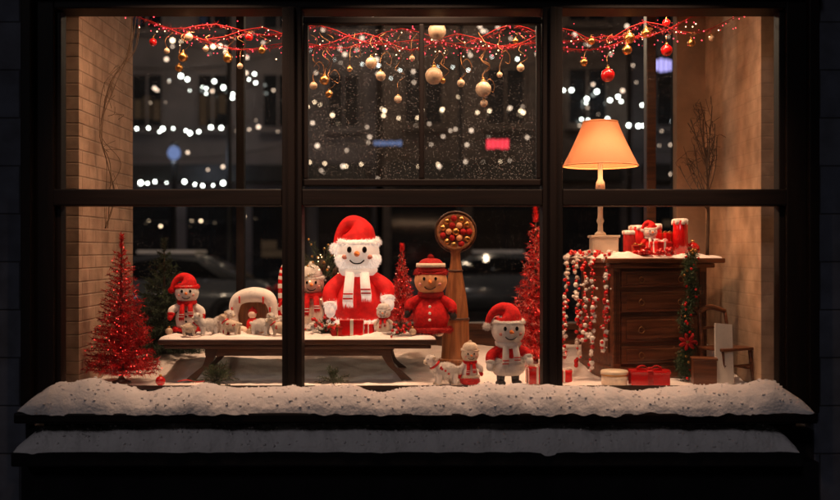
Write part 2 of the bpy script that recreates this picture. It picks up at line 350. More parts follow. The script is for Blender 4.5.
# ------------------------------------------------------------------ dolls (built facing -Y, unit height, then scaled)
def doll(name,loc,h,rz=0,body='red',lower=None,face='white',beard=False,hat='flop',hatm='red',trim='white',scarf='white',mit='white',
         boots='black',hands=((-.24,-.05,.25),(.24,-.05,.30)),flop=-1,fat=1.0,legs=False,tails=2,headr=.165,buttons=None,nose='orange',hatband=None,fl=1.0,eye=1.0):
    g=root(name,loc,rz,h)
    z0=.16 if legs else .03
    bh=.52-z0
    prof=[(0,z0)]
    for i in range(15):
        t=i/14; rr=(.205*fat)*(math.sin(math.pi*(.14+.80*t))**.65)*(1-.28*t); prof.append((rr,z0+.004+bh*t))
    prof.append((0,z0+bh+.01))
    lathe('body',g,prof,body,sy=.88,wob=.07)
    if lower:
        lathe('lower_body',g,[(0,z0-.03),(.17*fat,z0-.028),(.222*fat,z0+.03),(.222*fat,z0+.09),(.205*fat,z0+.13),(0,z0+.13)],lower,sy=.9,wob=.08)
        fluff('lower_fluff',g,(0,0,z0+.055),(.222*fat,.2*fat,.07),int(1500*fl),.035,lower)
    torus('coat_hem',g,(0,0,z0+.05 if not lower else z0+.15),.192*fat,.03,trim,sy=.88,lump=.3)
    fluff_torus('hem_fluff',g,(0,0,z0+.05 if not lower else z0+.15),.192*fat,.03,int(1300*fl),.03,trim,sy=.88)
    for sgn in (-1,1):
        if legs:
            tube('leg',g,[(sgn*.085,0,z0+.06),(sgn*.09,0,.1),(sgn*.09,0,.04)],[.055,.05,.045],boots)
        sph('boot',g,(sgn*.1,-.045,.038),(.062,.095,.04),boots)
    hz=.52+headr*.78
    sph('head',g,(0,-.01,hz),(headr,headr*.93,headr*.95),face,lump=.02)
    if face in('white','lit_white'): fluff('head_fluff',g,(0,.01,hz),(headr*.985,headr*.85,headr*.93),int(1200*fl),.016,face)
    def hp(ax,az,k=1.0):
        a=math.radians(ax);b=math.radians(az)
        return Vector((math.sin(a)*math.cos(b)*headr*k,-.01-math.cos(a)*math.cos(b)*headr*.93*k,hz+math.sin(b)*headr*.95*k))
    for sgn in(-1,1):
        sph('eye',g,hp(sgn*20,8,1.03),(.017*eye,.012,.023*eye),'bead',seg=12,rings=8)
        sph('cheek',g,hp(sgn*36,-12,.99),(.024,.014,.020),'pink',seg=12,rings=8)
    q=hp(0,-3,1.0)
    if nose=='orange': tube('nose',g,[q,q+Vector((0.01,-.04,.0)),q+Vector((.02,-.075,-.008))],[.024,.017,.004],'orange',10,3)
    else: sph('nose',g,q+Vector((0,-.01,0)),.026,nose,seg=12,rings=8)
    tube('mouth',g,[hp(-20,-20,1.05),hp(-9,-29,1.06),hp(9,-29,1.06),hp(20,-20,1.05)],.0065,'bead',6,4)
    if beard:
        L=[]
        for i in range(2600):
            ax=U(-105,105);az=U(-80,-40) if abs(ax)<40 else U(-80,-5)
            v=hp(ax,az,1.0); L.append((v,(v-Vector((0,0,hz+.03))).normalized()+Vector((0,0,-.8))))
        hairs('beard',g,L,.034,.007,face,.4)
    bz=hz+headr*.52
    br=headr*.88
    if hat=='flop':
        f=flop
        tube('hat_crown',g,[(0,.01,bz-.01),(0,.01,bz+.08),(f*.05,.01,bz+.14),(f*.13,0,bz+.135),(f*.20,-.01,bz+.065),(f*.235,-.02,bz-.025)],[br,br*.84,br*.52,br*.34,br*.24,br*.17],hatm,20,7)
        sph('hat_pompom',g,(f*.24,-.025,bz-.055),.043,trim); fluff('pompom_fluff',g,(f*.24,-.025,bz-.055),.043,int(500*fl),.025,trim)
    else:
        prof=[(br*1.02,bz-.01)]
        for i in range(1,9):
            t=i/8; prof.append((br*1.02*math.cos(t*math.pi/2)**.6 if t<1 else 0,bz-.01+.18*math.sin(t*math.pi/2)))
        lathe('hat_crown',g,prof,hatm,wob=.04)
        if hatband: lathe('hat_pattern',g,[(br*1.035,bz+.06),(br*1.03,bz+.085),(br*1.0,bz+.11)],hatband)
        sph('hat_pompom',g,(0,0,bz+.18),.035,hatm); fluff('pompom_fluff',g,(0,0,bz+.18),.035,300,.02,hatm)
    torus('hat_brim',g,(0,0.01,bz),br,.028,trim,sy=.95,lump=.25,rot=E(8,0,0)); fluff_torus('brim_fluff',g,(0,0.01,bz),br,.028,int(1300*fl),.024,trim,sy=.95,rot=E(8,0,0))
    if scarf:
        torus('scarf',g,(0,-.005,.515),.125,.036,scarf,sy=.95,lump=.3,rot=E(8,0,0))
        for k in range(tails):
            sx=(-.055,.06)[k]; ln=(.24,.19)[k]
            V=[];F=[];n=12
            for i in range(n+1):
                t=i/n; z=.5-ln*t; yy=-.15-.055*math.sin(t*2.2)*fat; w=.036+.006*t
                for jx,jy in((-1,0),(0,-.012),(1,0),(1,.018),(-1,.018)): V.append((sx+jx*w+ sx*.3*t,yy+jy,z))
            for i in range(n):
                for j in range(5): a=i*5+j;b=i*5+(j+1)%5; F.append((a,b,b+5,a+5))
            mk('scarf_tail',V,F,scarf,g)
            L=[((Vector((sx*(1.3)+U(-.04,.04),yy,.5-ln))),Vector((0,0,-1))) for _ in range(60)]
            hairs('scarf_fringe',g,L,.04,.004,scarf,.3)
            for kk in range(2):
                z=.5-ln*(.72+.16*kk); t=(.5-z)/ln
                box('scarf_stripe',g,(sx*(1+.3*t),-.164-.055*math.sin(t*2.2)*fat,z),(.078,.006,.012),'red' if scarf!='red' else 'white',.002)
    for k,hd in enumerate(hands):
        s=-1 if k==0 else 1; hd=Vector(hd)
        sh=Vector((s*.10*fat,0,.455)); el=(sh+hd)/2+Vector((s*.055,-.01,-.0))
        tube('sleeve',g,[sh,el,hd],[.06,.062,.052],body,16,6)
        dd=(hd-el).normalized()
        sph('cuff',g,hd,(.056,.056,.034),trim,rot=dd.to_track_quat('Z','Y').to_euler()); fluff('cuff_fluff',g,hd,.052,int(350*fl),.022,trim)
        sph('mitten',g,hd+dd*.055,(.046,.04,.06),mit,rot=dd.to_track_quat('Z','Y').to_euler())
        sph('mitten_thumb',g,hd+dd*.04+Vector((-s*.04,-.015,.015)),(.018,.018,.03),mit,seg=12,rings=8)
    if buttons:
        for z in(.2,.28,.36): sph('button',g,(0,-.182*fat*(1 if z<.3 else .93),z+z0*.3),(.018,.01,.018),buttons,seg=12,rings=8)
    return g
def lamb(name,loc,s,rz=0,m='white',accent='gloss_red',bow=True):
    g=root(name,loc,rz,s)
    sph('body',g,(0.05,0,.42),(.36,.24,.25),m,lump=.12,ls=3); fluff('fleece',g,(0.05,0,.42),(.36,.24,.25),1300,.07,m)
    tube('neck',g,[(-.18,0,.5),(-.3,0,.62),(-.36,0,.7)],[.17,.14,.12],m)
    sph('head',g,(-.38,0,.74),(.18,.15,.155),m,lump=.06); fluff('head_fleece',g,(-.36,0,.78),(.17,.15,.13),600,.05,m)
    sph('muzzle',g,(-.53,0,.69),(.09,.085,.075),'cream'); sph('nose',g,(-.61,0,.71),(.02,.03,.02),'bead',seg=10,rings=6)
    for sg in(-1,1):
        sph('eye',g,(-.49,sg*.1,.78),.02,'bead',seg=10,rings=6)
        sph('ear',g,(-.33,sg*.18,.82),(.05,.09,.035),'cream',rot=E(sg*25,0,0))
        for x in(-.18,.3):
            tube('leg',g,[(x,sg*.14,.35),(x+.01,sg*.15,.18),(x-.01,sg*.15,.05)],[.10,.075,.06],m); sph('foot',g,(x-.03,sg*.15,.045),(.085,.065,.045),'cream')
    sph('tail',g,(.43,0,.5),(.08,.06,.06),m)
    if bow:
        torus('collar',g,(-.27,0,.6),.15,.035,accent,rot=E(0,-40,0))
        for k in range(5): sph('red_spot',g,(U(-.15,.3),-.235,U(.36,.55)),(.035,.015,.035),accent,seg=10,rings=6)
    return g
def gift(name,loc,size,rz,m='gloss_red',rib='gold',bow=True):
    g=root(name,loc,rz); x,y,z=size
    box('box',g,(0,0,z*.46),(x,y,z*.92),m,.004); box('lid',g,(0,0,z*.90),(x*1.05,y*1.05,z*.2),m,.004)
    box('ribbon_front',g,(0,0,z*.502),(x*.14,y*1.08,z*1.01),rib,.001); box('ribbon_side',g,(0,0,z*.5),(x*1.08,y*.14,z*1.006),rib,.001)
    if bow:
        b=min(x,y)*.32
        for s in(-1,1):
            tube('bow_loop',g,[(0,0,z*1.0),(s*b*.8,-.002,z+b*.55),(s*b*1.5,-.004,z+b*.25),(s*b*.8,-.008,z+b*.02),(0,-.004,z*1.01)],[b*.12,b*.3,b*.32,b*.28,b*.12],rib,8,5,.35)
        sph('bow_knot',g,(0,0,z+b*.15),b*.24,rib,seg=12,rings=8)
    return g
def candle(name,loc,r,h,m='gloss_red',snowcap=True):
    g=root(name,loc)
    lathe('wax',g,[(0,0),(r,0),(r*1.02,h*.5),(r*.98,h*.97),(r*.85,h),(r*.6,h*.975),(0,h*.965)],m,wob=.03)
    tube('wick',g,[(0,0,h*.96),(.001,0,h+.012)],.0015,'black',6,2)
    if snowcap:
        lathe('frosting',g,[(r*1.03,h*.86),(r*1.08,h*.92),(r*1.04,h*1.0),(r*.8,h*1.03),(r*.5,h*.99),(0,h*.985)],'white',wob=.35)
    return g

# ================================================================== SETTING
FZ=.79
ground=mk('ground',[(-150,-60,0),(150,-60,0),(150,200,0),(-150,200,0)],[(0,1,2,3)],'ground',None,False)
pv=root('pavement'); box('slab',pv,(0,-2.6,.03),(60,4.6,.12),'pave',.01); box('kerb',pv,(0,-4.98,.035),(60,.16,.14),'stone',.01)
rd=root('road'); mk('carriageway',[(-90,9.2,.006),(90,9.2,.006),(90,19.0,.006),(-90,19.0,.006)],[(0,1,2,3)],'asphalt',rd,False)
for i in range(-12,13): mk('lane_mark',[(i*4,14.0,.010),(i*4+2,14.0,.010),(i*4+2,14.12,.010),(i*4,14.12,.010)],[(0,1,2,3)],'paper',rd,False)
box('kerb',rd,(0,19.1,.06),(180,.2,.13),'stone',.01); box('kerb',rd,(0,9.1,.06),(180,.2,.13),'stone',.01)
fp=root('sidewalk'); box('slab',fp,(0,20.7,.05),(180,3.0,.1),'pave',.01)

def building(name,x0,x1,y,h,m,floors,cols,litp=.25,shop=True):
    g=root(name,((x0+x1)/2,y,0)); w=x1-x0
    box('walls',g,(0,4,h/2),(w,8,h),m,.02); box('cornice',g,(0,-.1,h-.25),(w+.1,.35,.4),'bld2',.03); box('roof',g,(0,4,h+.05),(w+.2,8.3,.12),'snow',.03)
    fh=(h-4.2)/floors; cw=w/cols
    for f in range(floors):
        for c in range(cols):
            x=-w/2+cw*(c+.5); z=4.4+fh*(f+.45)
            box('window_frame',g,(x,-.03,z),(cw*.52,.12,fh*.6),m,.01)
            mm='e_win' if R()<litp*.6 else ('e_win2' if R()<litp else 'darkglass')
            box('window_pane',g,(x,-.085,z),(cw*.44,.04,fh*.52),'darkglass',.0)
            if mm!='darkglass':
                for q in range(3):
                    if R()<.75: box('lit_blind',g,(x+cw*.145*(q-1),-.108,z+fh*U(-.1,.08)),(cw*.11,.01,fh*U(.18,.34)),mm,0)
            box('window_bar',g,(x,-.125,z),(cw*.03,.03,fh*.52),m,.0); box('window_sill',g,(x,-.12,z-fh*.32),(cw*.58,.2,.08),m,.01)
    if shop:
        box('shop_fascia',g,(0,-.15,3.6),(w*.94,.3,.5),'metal',.02)
        for c in range(max(2,cols)):
            x=-w/2+w/max(2,cols)*(c+.5)
            box('shopfront_pane',g,(x,-.06,1.9),(w/max(2,cols)*.8,.1,2.4),'darkglass',.01)
            for q in range(2):
                if R()<.4: box('lit_shelf',g,(x+U(-.5,.5),-.125,U(1.2,2.7)),(U(.3,.8),.01,U(.1,.35)),'e_win',0)
    return g
building('brick_building',-22,-10.4,22,14,'bld1',3,5)
building('office_building',-10.2,-1.2,22.6,15,'bld2',4,5,.3)
building('brick_building',-1.0,5.6,22,12.5,'bld1',3,3)
building('office_building',5.8,15.5,22.4,15,'bld2',4,4,.3)
building('brick_building',15.7,27,22,13,'bld1',3,5)

def string_lights(name,pts,n,r,m,sag=.25,jit=.06):
    g=root(name)
    W=[]; B=[]
    for i in range(len(pts)-1):
        a=Vector(pts[i]);b=Vector(pts[i+1]); c=(a+b)/2-Vector((0,0,sag)); W.append(([a,c,b],.012))
    tubes('cable',g,W,'metal',4,6)
    for k in range(n):
        t=(k+.5+U(-.42,.42))/n*(len(W)); i=min(int(t),len(W)-1); f=t-i
        P=cat(W[i][0],8); k2=f*(len(P)-1); q=P[int(k2)].lerp(P[min(int(k2)+1,len(P)-1)],k2-int(k2))
        if R()<.15: continue
        B.append((q+Vector((U(-jit,jit),0,U(-jit,jit)-.05)),r*U(.3,1.3)))
    multi('bulbs',g,B,m,8,6); return g
yl=21.6
string_lights('string_lights',[(-8.4,yl,4.85),(-6.9,yl,4.75),(-5.3,yl,4.8)],15,.038,'e_white',.06,.07)
string_lights('string_lights',[(-8.1,yl,3.33),(-6.6,yl,3.36),(-5.0,yl,3.3)],15,.040,'e_white',.03,.05)
string_lights('string_lights',[(-6.7,yl,6.05),(-5.6,yl,5.8),(-4.2,yl,6.0)],17,.038,'e_white',.15,.3)
string_lights('string_lights',[(-6.6,yl,7.1),(-5.6,yl,6.9),(-4.6,yl,7.0)],7,.033,'e_wwarm',.1,.15)
string_lights('string_lights',[(-3.2,yl,5.5),(-1,yl,5.2),(1,yl,5.5),(3.3,yl,5.4)],22,.024,'e_wwarm',.2,.15)
string_lights('string_lights',[(-3.1,yl,6.6),(-1,yl,6.3),(1,yl,6.7),(3.3,yl,6.5)],14,.018,'e_white',.2,.3)
string_lights('string_lights',[(3.8,yl,5.9),(5.0,yl,5.6),(6.2,yl,5.8)],14,.035,'e_white',.15,.2)
string_lights('string_lights',[(4.2,yl,5.1),(5.2,yl,5.0),(6.3,yl,5.05),(8.5,yl,5.2)],18,.035,'e_white',.1,.12)
string_lights('string_lights',[(-3.0,yl,3.9),(-.5,yl,3.85),(2.4,yl,3.9)],12,.018,'e_wwarm',.05,.06)
string_lights('string_lights',[(-8.4,yl,2.4),(-6.5,yl,2.3),(-4.6,yl,2.4)],9,.02,'e_wwarm',.1,.1)
string_lights('string_lights',[(-8.6,yl,6.4),(-3,yl,6.9),(3,yl,7.4),(9,yl,6.6)],80,.034,'e_dim',.3,.9)
string_lights('string_lights',[(-8.6,yl,4.1),(-3,yl,4.4),(3,yl,4.7),(9,yl,4.2)],80,.034,'e_dim',.3,.8)
def sign(name,c,w,h,m,bars=6):
    g=root(name,c); box('panel',g,(0,.06,0),(w*1.1,.08,h*1.3),'metal',.01)
    x=-w/2
    for i in range(bars):
        bw=w/bars; box('glyph',g,(x+bw*.5,-.005,U(-.02,.02)*h),(bw*.68,.04,h*U(.7,1)),m,.004)
        x+=bw
    box('bracket',g,(0,.3,0),(.08,.5,.08),'metal',.01); return g
sign('neon_sign',(6.75,21.4,6.38),1.15,.36,'e_blue',9)
sign('neon_sign',(7.9,21.4,6.45),.7,.3,'e_bluesoft',4)
sign('red_shop_sign',(2.05,21.4,4.3),.6,.26,'e_redsign',5)
sign('shop_sign',(-.85,21.4,4.32),.75,.14,'e_bluesoft',7)
def lamp_post(name,loc,h,m,e=0,col=(1,.75,.5),gr=.2):
    g=root(name,loc); lathe('post',g,[(0,0),(.14,0),(.14,.3),(.07,.45),(.05,h-.3),(.09,h-.26),(.09,h-.2),(0,h-.2)],'metal',seg=16)
    sph('globe',g,(0,0,h),(gr,gr,gr*1.1),m); lathe('cap',g,[(gr*.8,h+gr),(.1,h+gr+.08),(0,h+gr+.14)],'metal',seg=16)
    if e:
        d=bpy.data.lights.new('globe_light','POINT'); d.energy=e; d.color=col; d.shadow_soft_size=.23
        o=bpy.data.objects.new('globe_light',d); COL.objects.link(o); o.parent=g; o.location=(0,-.28,h-.15)
    return g
lamp_post('street_lamp',(-6.2,20.2,.1),3.85,'e_bluesoft',40,(.7,.8,1),.16)
lamp_post('street_lamp',(9.2,20.2,.1),4.2,'e_bluesoft',50,(.8,.85,1))
lamp_post('street_lamp',(-1.72,8.5,0),5.2,'e_globe',330)  # added lamp, globe above the view, to light road and cars
lamp_post('street_lamp',(3.45,8.5,0),5.2,'e_globe',200)  # second added lamp for the road, globe also unseen
lamp_post('street_lamp',(-4.7,19.6,.1),7.9,'e_globe',200)  # tall lamp added to brighten the facades, globe unseen
lamp_post('street_lamp',(1.0,19.6,.1),8.4,'e_globe',200)  # same kind of added facade lamp, globe unseen
def car(name,loc,rz,paint='carpaint'):
    g=root(name,loc,rz)
    low=[(-2.15,.32),(-2.17,.62),(-2.05,.80),(-1.2,.92),(.95,.96),(1.95,.90),(2.12,.7),(2.15,.35),(1.75,.24),(-1.75,.24)]
    up=[(-1.15,.90),(-.5,1.36),(.1,1.44),(.85,1.38),(1.65,.93)]
    def ext(nm,pr,w0,w1,m,zc=.9,zt=1.44):
        bm=bmesh.new(); A=[];B=[]
        for x,z in pr:
            k=max(0,min(1,(z-zc)/(zt-zc))) if w1!=w0 else 0; w=w0+(w1-w0)*k
            A.append(bm.verts.new((x,-w,z)));B.append(bm.verts.new((x,w,z)))
        bm.faces.new(A); bm.faces.new(B[::-1]); n=len(pr)
        for i in range(n): bm.faces.new((A[i],B[i],B[(i+1)%n],A[(i+1)%n]))
        bmesh.ops.recalc_face_normals(bm,faces=bm.faces); bmesh.ops.bevel(bm,geom=bm.edges[:],offset=.045,segments=3,affect='EDGES')
        me=bpy.data.meshes.new(nm); bm.to_mesh(me); bm.free(); o=bpy.data.objects.new(nm,me); COL.objects.link(o); o.parent=g; me.materials.append(M[m])
        me.polygons.foreach_set('use_smooth',[True]*len(me.polygons)); return o
    ext('body',low,.86,.86,paint); ext('cabin',up,.80,.60,paint)
    gl=[(-.98,.93),(-.44,1.31),(.1,1.375),(.78,1.32),(1.35,.94)]
    ext('windows',gl,.825,.635,'darkglass')
    box('snow_on_roof',g,(.15,0,1.45),(1.1,1.05,.07),'snow',.03)
    for x in(-1.35,1.35):
        for s in(-1,1):
            torus('tyre',g,(x,s*.8,.32),.23,.1,'rubber',rot=E(90,0,0),s2=10); lathe('hub',g,[(0,-.04),(.17,-.04),(.15,.04),(0,.05)],'metal',seg=16).matrix_local=Matrix.Translation((x,s*.83,.32))@E(-90 if s>0 else 90,0,0).to_matrix().to_4x4()
    for s in(-1,1):
        sph('headlamp',g,(-2.08,s*.62,.66),(.08,.16,.08),'darkglass'); sph('tail_lamp',g,(2.08,s*.62,.74),(.06,.16,.08),'gloss_red')
    return g
car('parked_car',(-4.9,14.2,.01),0)
car('parked_car',(1.6,17.6,.01),0)

# ------------------------------------------------------------------ the shop
sh=root('shop_building')
XL,XR=-1.80,1.80
box('facade_left',sh,(-4.0,.14,2.6),(4.06,.28,5.2),'stone',.01)
box('facade_right',sh,(4.0,.14,2.6),(4.06,.28,5.2),'stone',.01)
box('facade_top',sh,(0,.14,4.02),(3.94,.279,2.36),'shopwall',.005)
box('facade_bottom',sh,(0,.14,.30),(3.94,.279,.60),'shopwall',.005)
box('side_wall_l',sh,(XL-.075,.775,1.95),(.15,.99,2.8),'brickw',.003)
box('side_wall_r',sh,(XR+.075,.805,1.95),(.15,1.05,2.8),'brickp',.003)
box('alcove_ceiling',sh,(0,.77,3.42),(3.95,.98,.12),'ceil',.003)
box('alcove_base',sh,(0,.77,.37),(3.9,.98,.72),'wood_dk',.003)
box('back_wall_left',sh,(-4.3,1.36,1.7),(4.9,.16,3.4),'plaster',.003)
box('back_wall_right',sh,(4.3,1.43,1.7),(4.86,.16,3.4),'plaster',.003)
box('back_pilaster',sh,(1.72,1.36,1.95),(.20,.1,2.8),'plaster',.006)
box('back_post',sh,(1.455,1.33,1.95),(.06,.09,2.8),'wood_dk',.006)
box('back_post',sh,(-1.13,1.31,1.95),(.05,.07,2.8),'frame',.006)
box('back_parapet',sh,(0,1.32,.50),(3.55,.10,1.0),'wood_dk',.006)
box('back_rail',sh,(0,1.315,1.022),(3.56,.15,.04),'wood_dk',.006)
box('roof',sh,(0,.8,5.28),(12.4,2.6,.14),'snow',.03)

wf=root('shop_window')
def vb(x,w,z0,z1,y,d,nm='mullion'): box(nm,wf,(x,y,(z0+z1)/2),(w,d,z1-z0),'frame',.006)
def hb(z,h,x0,x1,y,d,nm='rail'): box(nm,wf,((x0+x1)/2,y,z),(x1-x0,d,h),'frameh',.006)
vb(-1.885,.15,.70,2.85,.03,.18,'jamb'); vb(1.885,.15,.70,2.85,.03,.18,'jamb')
vb(-1.93,.05,.70,2.84,-.085,.05,'jamb_trim'); vb(1.93,.05,.70,2.84,-.085,.05,'jamb_trim')
vb(-1.80,.03,.81,2.69,0.0,.06,'inner_stop'); vb(1.80,.03,.81,2.69,0.0,.06,'inner_stop')
vb(-.6325,.098,.81,2.70,0,.13); vb(.655,.098,.81,2.70,0,.13)
vb(-.6325,.034,.812,2.698,-.074,.025,'mullion_bead'); vb(.655,.034,.812,2.698,-.074,.025,'mullion_bead')
hb(2.775,.16,-1.81,1.81,.03,.181,'head'); hb(2.81,.06,-1.96,1.96,-.11,.10,'head_trim')
hb(1.76,.082,-1.815,-.683,0,.12,'transom'); hb(1.76,.082,-.582,.605,0,.121,'transom'); hb(1.76,.082,.705,1.815,0,.12,'transom')
hb(.755,.11,-1.81,1.81,.02,.16,'bottom_rail')
hb(1.835,.035,-.58,.603,-.02,.05,'sash_rail'); hb(2.64,.035,-.58,.603,-.02,.05,'sash_rail')
vb(-.568,.024,1.853,2.622,-.02,.05,'sash_stile'); vb(.590,.024,1.853,2.622,-.02,.05,'sash_stile'); vb(.008,.026,1.853,2.622,-.02,.05,'sash_bar')
def pane(x0,x1,z0,z1,y,m):
    mk('glass_pane',[(x0,y,z0),(x1,y,z0),(x1,y,z1),(x0,y,z1)],[(0,1,2,3)],m,wf,False)
for x0,x1 in((-1.785,-.682),(.704,1.785)):
    pane(x0,x1,1.802,2.695,.012,'glass'); pane(x0,x1,.81,1.718,.012,'glass')
pane(-.582,.605,.81,1.718,.012,'glass'); pane(-.556,.578,1.853,2.622,-.018,'glassd')
sl=root('window_sill'); box('board',sl,(-.02,-.155,.708),(3.78,.30,.05),'frameh',.01); box('apron',sl,(0,-.02,.655),(3.7,.12,.05),'frameh',.004)
lg=root('stone_ledge'); box('slab',lg,(-.06,-.13,.505),(3.76,.27,.07),'shopwall',.012); box('plinth',lg,(0,-.06,.23),(3.9,.12,.47),'shopwall',.01)
def snowbank(name,x0,x1,yb,yf,zb,hf,m='snow',nx=520,ns=24,amp=.010,sc=7,front=.03,drip=.012):
    V=[];F=[]; crumbs=[]
    for i in range(nx+1):
        x=x0+(x1-x0)*i/nx; e=min(1,min(i,nx-i)/nx*30); e=e**.45 if e>0 else 0
        e*=.86+.14*min(1,min(i,nx-i)/nx*9)
        h=hf(x)*e
        yfx=yf+front*noise.noise(Vector((x*2.3,3,1)))+front*.7*noise.noise(Vector((x*9,5,1)))
        zfx=drip*noise.noise(Vector((x*5,8,1)))+drip*.9*noise.noise(Vector((x*19,8,1)))
        for j in range(ns+1):
            t=j/ns; a=math.pi*t
            y=(yb+yfx)/2+(yb-yfx)/2*math.cos(a); z=zb-.004+h*(math.sin(a)**.6 if 0<t<1 else 0)*(1.18-.36*t)
            n=noise.noise(Vector((x*sc,y*sc,z*sc)))*amp+noise.noise(Vector((x*sc*3,y*sc*3,z*3*sc)))*amp*.55+noise.noise(Vector((x*60,y*60,z*60)))*amp*.22
            if 0<j<ns: z+=n*e; y-=n*.8*(1 if t>.5 else 0)
            if t>.8: z+=zfx-.012*e
            V.append((x,y,z))
            if 3<j<ns-1 and R()<.05 and e>.8: crumbs.append((Vector((x,y-.001,z+.001)),(U(.003,.009),U(.003,.008),U(.003,.006))))
    for i in range(nx):
        for j in range(ns): a=i*(ns+1)+j; F.append((a,a+1,a+ns+2,a+ns+1))
    o=mk(name,V,F,m); multi('snow_clumps',o,crumbs,m,8,6,.5); return o
def h1(x):
    h=.094+.028*noise.noise(Vector((x*1.1,0,3)))+.026*noise.noise(Vector((x*3.3,1,3)))+.014*noise.noise(Vector((x*8,1,6)))
    h+=.04*math.exp(-((x+1.64)/.2)**2)+.035*math.exp(-((x-1.66)/.2)**2)
    return max(.03,h)
snowbank('sill_snow',-1.885,1.845,-.035,-.31,.742,h1)
def h2(x):
    return max(.02,.125+.03*noise.noise(Vector((x*1.4,7,3)))+.026*noise.noise(Vector((x*4,9,3)))+.012*noise.noise(Vector((x*9,9,3))))
snowbank('ledge_snow',-1.93,1.80,-.03,-.255,.543,h2,amp=.014,front=.016,drip=.008)
V=[];F=[];nx,ny=260,80
for j in range(ny+1):
    for i in range(nx+1):
        x=-1.795+3.59*i/nx; y=.03+1.23*j/ny
        t=max(0,min(1,(y-.55)/.6)); t=t*t*(3-2*t)
        z=FZ-.008+t*.12+.014*noise.noise(Vector((x*3,y*3,0)))+.009*noise.noise(Vector((x*9,y*9,2)))+.005*noise.noise(Vector((x*30,y*30,2)))
        V.append((x,y,z))
for j in range(ny):
    for i in range(nx): a=j*(nx+1)+i; F.append((a,a+1,a+nx+2,a+nx+1))
mk('display_snow',V,F,'snowfine')

# ================================================================== DISPLAY OBJECTS
TB=root('wooden_table',(-.66,.62,0))
TZ=1.02
box('top',TB,(0,0,TZ-.016),(1.50,.50,.028),'wood_dk',.006)
box('top_moulding',TB,(0,0,TZ-.042),(1.44,.455,.022),'wood_dk',.006)
box('apron_rail',TB,(0,-.17,TZ-.075),(1.02,.02,.045),'wood_dk',.004); box('apron_rail',TB,(0,.17,TZ-.075),(1.02,.02,.045),'wood_dk',.004)
for sx in(-1,1):
    for sy in(-1,1):
        x=sx*.47
        V=[];F=[]
        prof=[(0.0,TZ-.055,.075),(.01*sx,TZ-.10,.05),(.035*sx,TZ-.15,.035),(.075*sx,FZ+.045,.04),(.12*sx,FZ+.0,.06)]
        Q=cat([(a,0,b) for a,b,c in prof],5); n=len(Q)
        for i,q in enumerate(Q):
            f=i/(n-1)*4;k=min(int(f),3); w=prof[k][2]+(prof[k+1][2]-prof[k][2])*(f-k)
            for dx,dy in((-1,-1),(1,-1),(1,1),(-1,1)): V.append((x+q.x+dx*w/2,sy*.17+dy*.016,q.z))
        for i in range(n-1):
            for j in range(4): a=i*4+j;b=i*4+(j+1)%4;F.append((a,b,b+4,a+4))
        F.append((0,1,2,3)); F.append(tuple(range(4*n-4,4*n))[::-1]); mk('leg',V,F,'wood_dk',TB,False)
V=[];F=[];nx,ny=160,50
for j in range(ny+1):
    for i in range(nx+1):
        u=i/nx;v=j/ny; x=-.745+1.49*u; y=-.245+.49*v
        e=max(0,min(1,12*min(u,1-u)*2,8*min(v,1-v)))
        z=TZ-.003+(.024*e**.5)*(.8+.9*noise.noise(Vector((x*6,y*6,5)))) +.010*e*noise.noise(Vector((x*22,y*22,5)))
        V.append((x,y,z))
for j in range(ny):
    for i in range(nx): a=j*(nx+1)+i; F.append((a,a+1,a+nx+2,a+nx+1))
mk('snow_dusting',V,F,'snowfine',TB)

TT=TZ+.012
brush_tree('red_tinsel_tree',(-1.60,.36,FZ-.005),.80,.19,['tinsel','tinsel_dk','tinsel_hi'],260,80,.032,.0018,'e_red',90,.0028,up=.05)
brush_tree('red_tinsel_tree',(.68,.88,FZ+.02),.94,.18,['tinsel_hi','tinsel_pink','tinsel'],230,76,.036,.0018,'e_red',40,.0026,up=.15)
brush_tree('red_tinsel_tree',(-.105,.80,TT),.50,.095,['tinsel_hi','tinsel_pink','tinsel'],150,56,.026,.0016,'e_red',14,.0026,up=.2)
brush_tree('spruce_tree',(-1.54,1.02,FZ+.05),.72,.27,['green_dk','green'],170,120,.045,.0022,None,0,up=-.05)
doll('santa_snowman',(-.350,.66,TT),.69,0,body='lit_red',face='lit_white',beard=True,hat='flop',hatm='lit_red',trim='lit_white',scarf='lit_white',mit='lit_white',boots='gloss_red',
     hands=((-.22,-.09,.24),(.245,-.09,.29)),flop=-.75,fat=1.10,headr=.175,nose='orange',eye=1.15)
doll('knit_hat_snowman',(.060,.56,TT-.01),.455,math.radians(-4),body='red',face='tan',hat='knit',hatm='darkred',trim='darkred',scarf='darkred',tails=0,mit='black',boots='cream',
     hands=((-.265,-.06,.33),(.265,-.06,.31)),fat=1.22,headr=.20,buttons='white',hatband='cream',nose='orange')
doll('santa_doll',(.462,.25,FZ-.002),.43,math.radians(6),body='red',lower='white',face='white',hat='flop',hatm='red',trim='white',scarf='white',mit='white',boots='black',
     hands=((-.235,-.10,.30),(.225,-.10,.36)),flop=-1.1,fat=.9,legs=True,headr=.205,eye=1.2)
doll('snowman_doll',(-1.300,.58,TT),.345,math.radians(8),body='white',face='white',hat='flop',hatm='red',trim='red',scarf='red',mit='red',boots='black',
     hands=((-.24,-.08,.33),(.24,-.08,.3)),flop=-1,fat=1.0,headr=.19,buttons='bead',eye=1.2)
doll('snowman_doll',(-.20,.50,TT),.18,math.radians(-8),body='cream',face='white',hat='knit',hatm='white',trim='white',scarf='red',mit='white',boots='cream',fat=1.25,headr=.22,fl=.6)
doll('snowman_doll',(.265,.30,FZ-.002),.235,math.radians(5),body='white',lower='red',face='cream',hat='knit',hatm='cream',trim='cream',scarf='red',mit='red',boots='cream',fat=1.0,headr=.2,fl=.6)
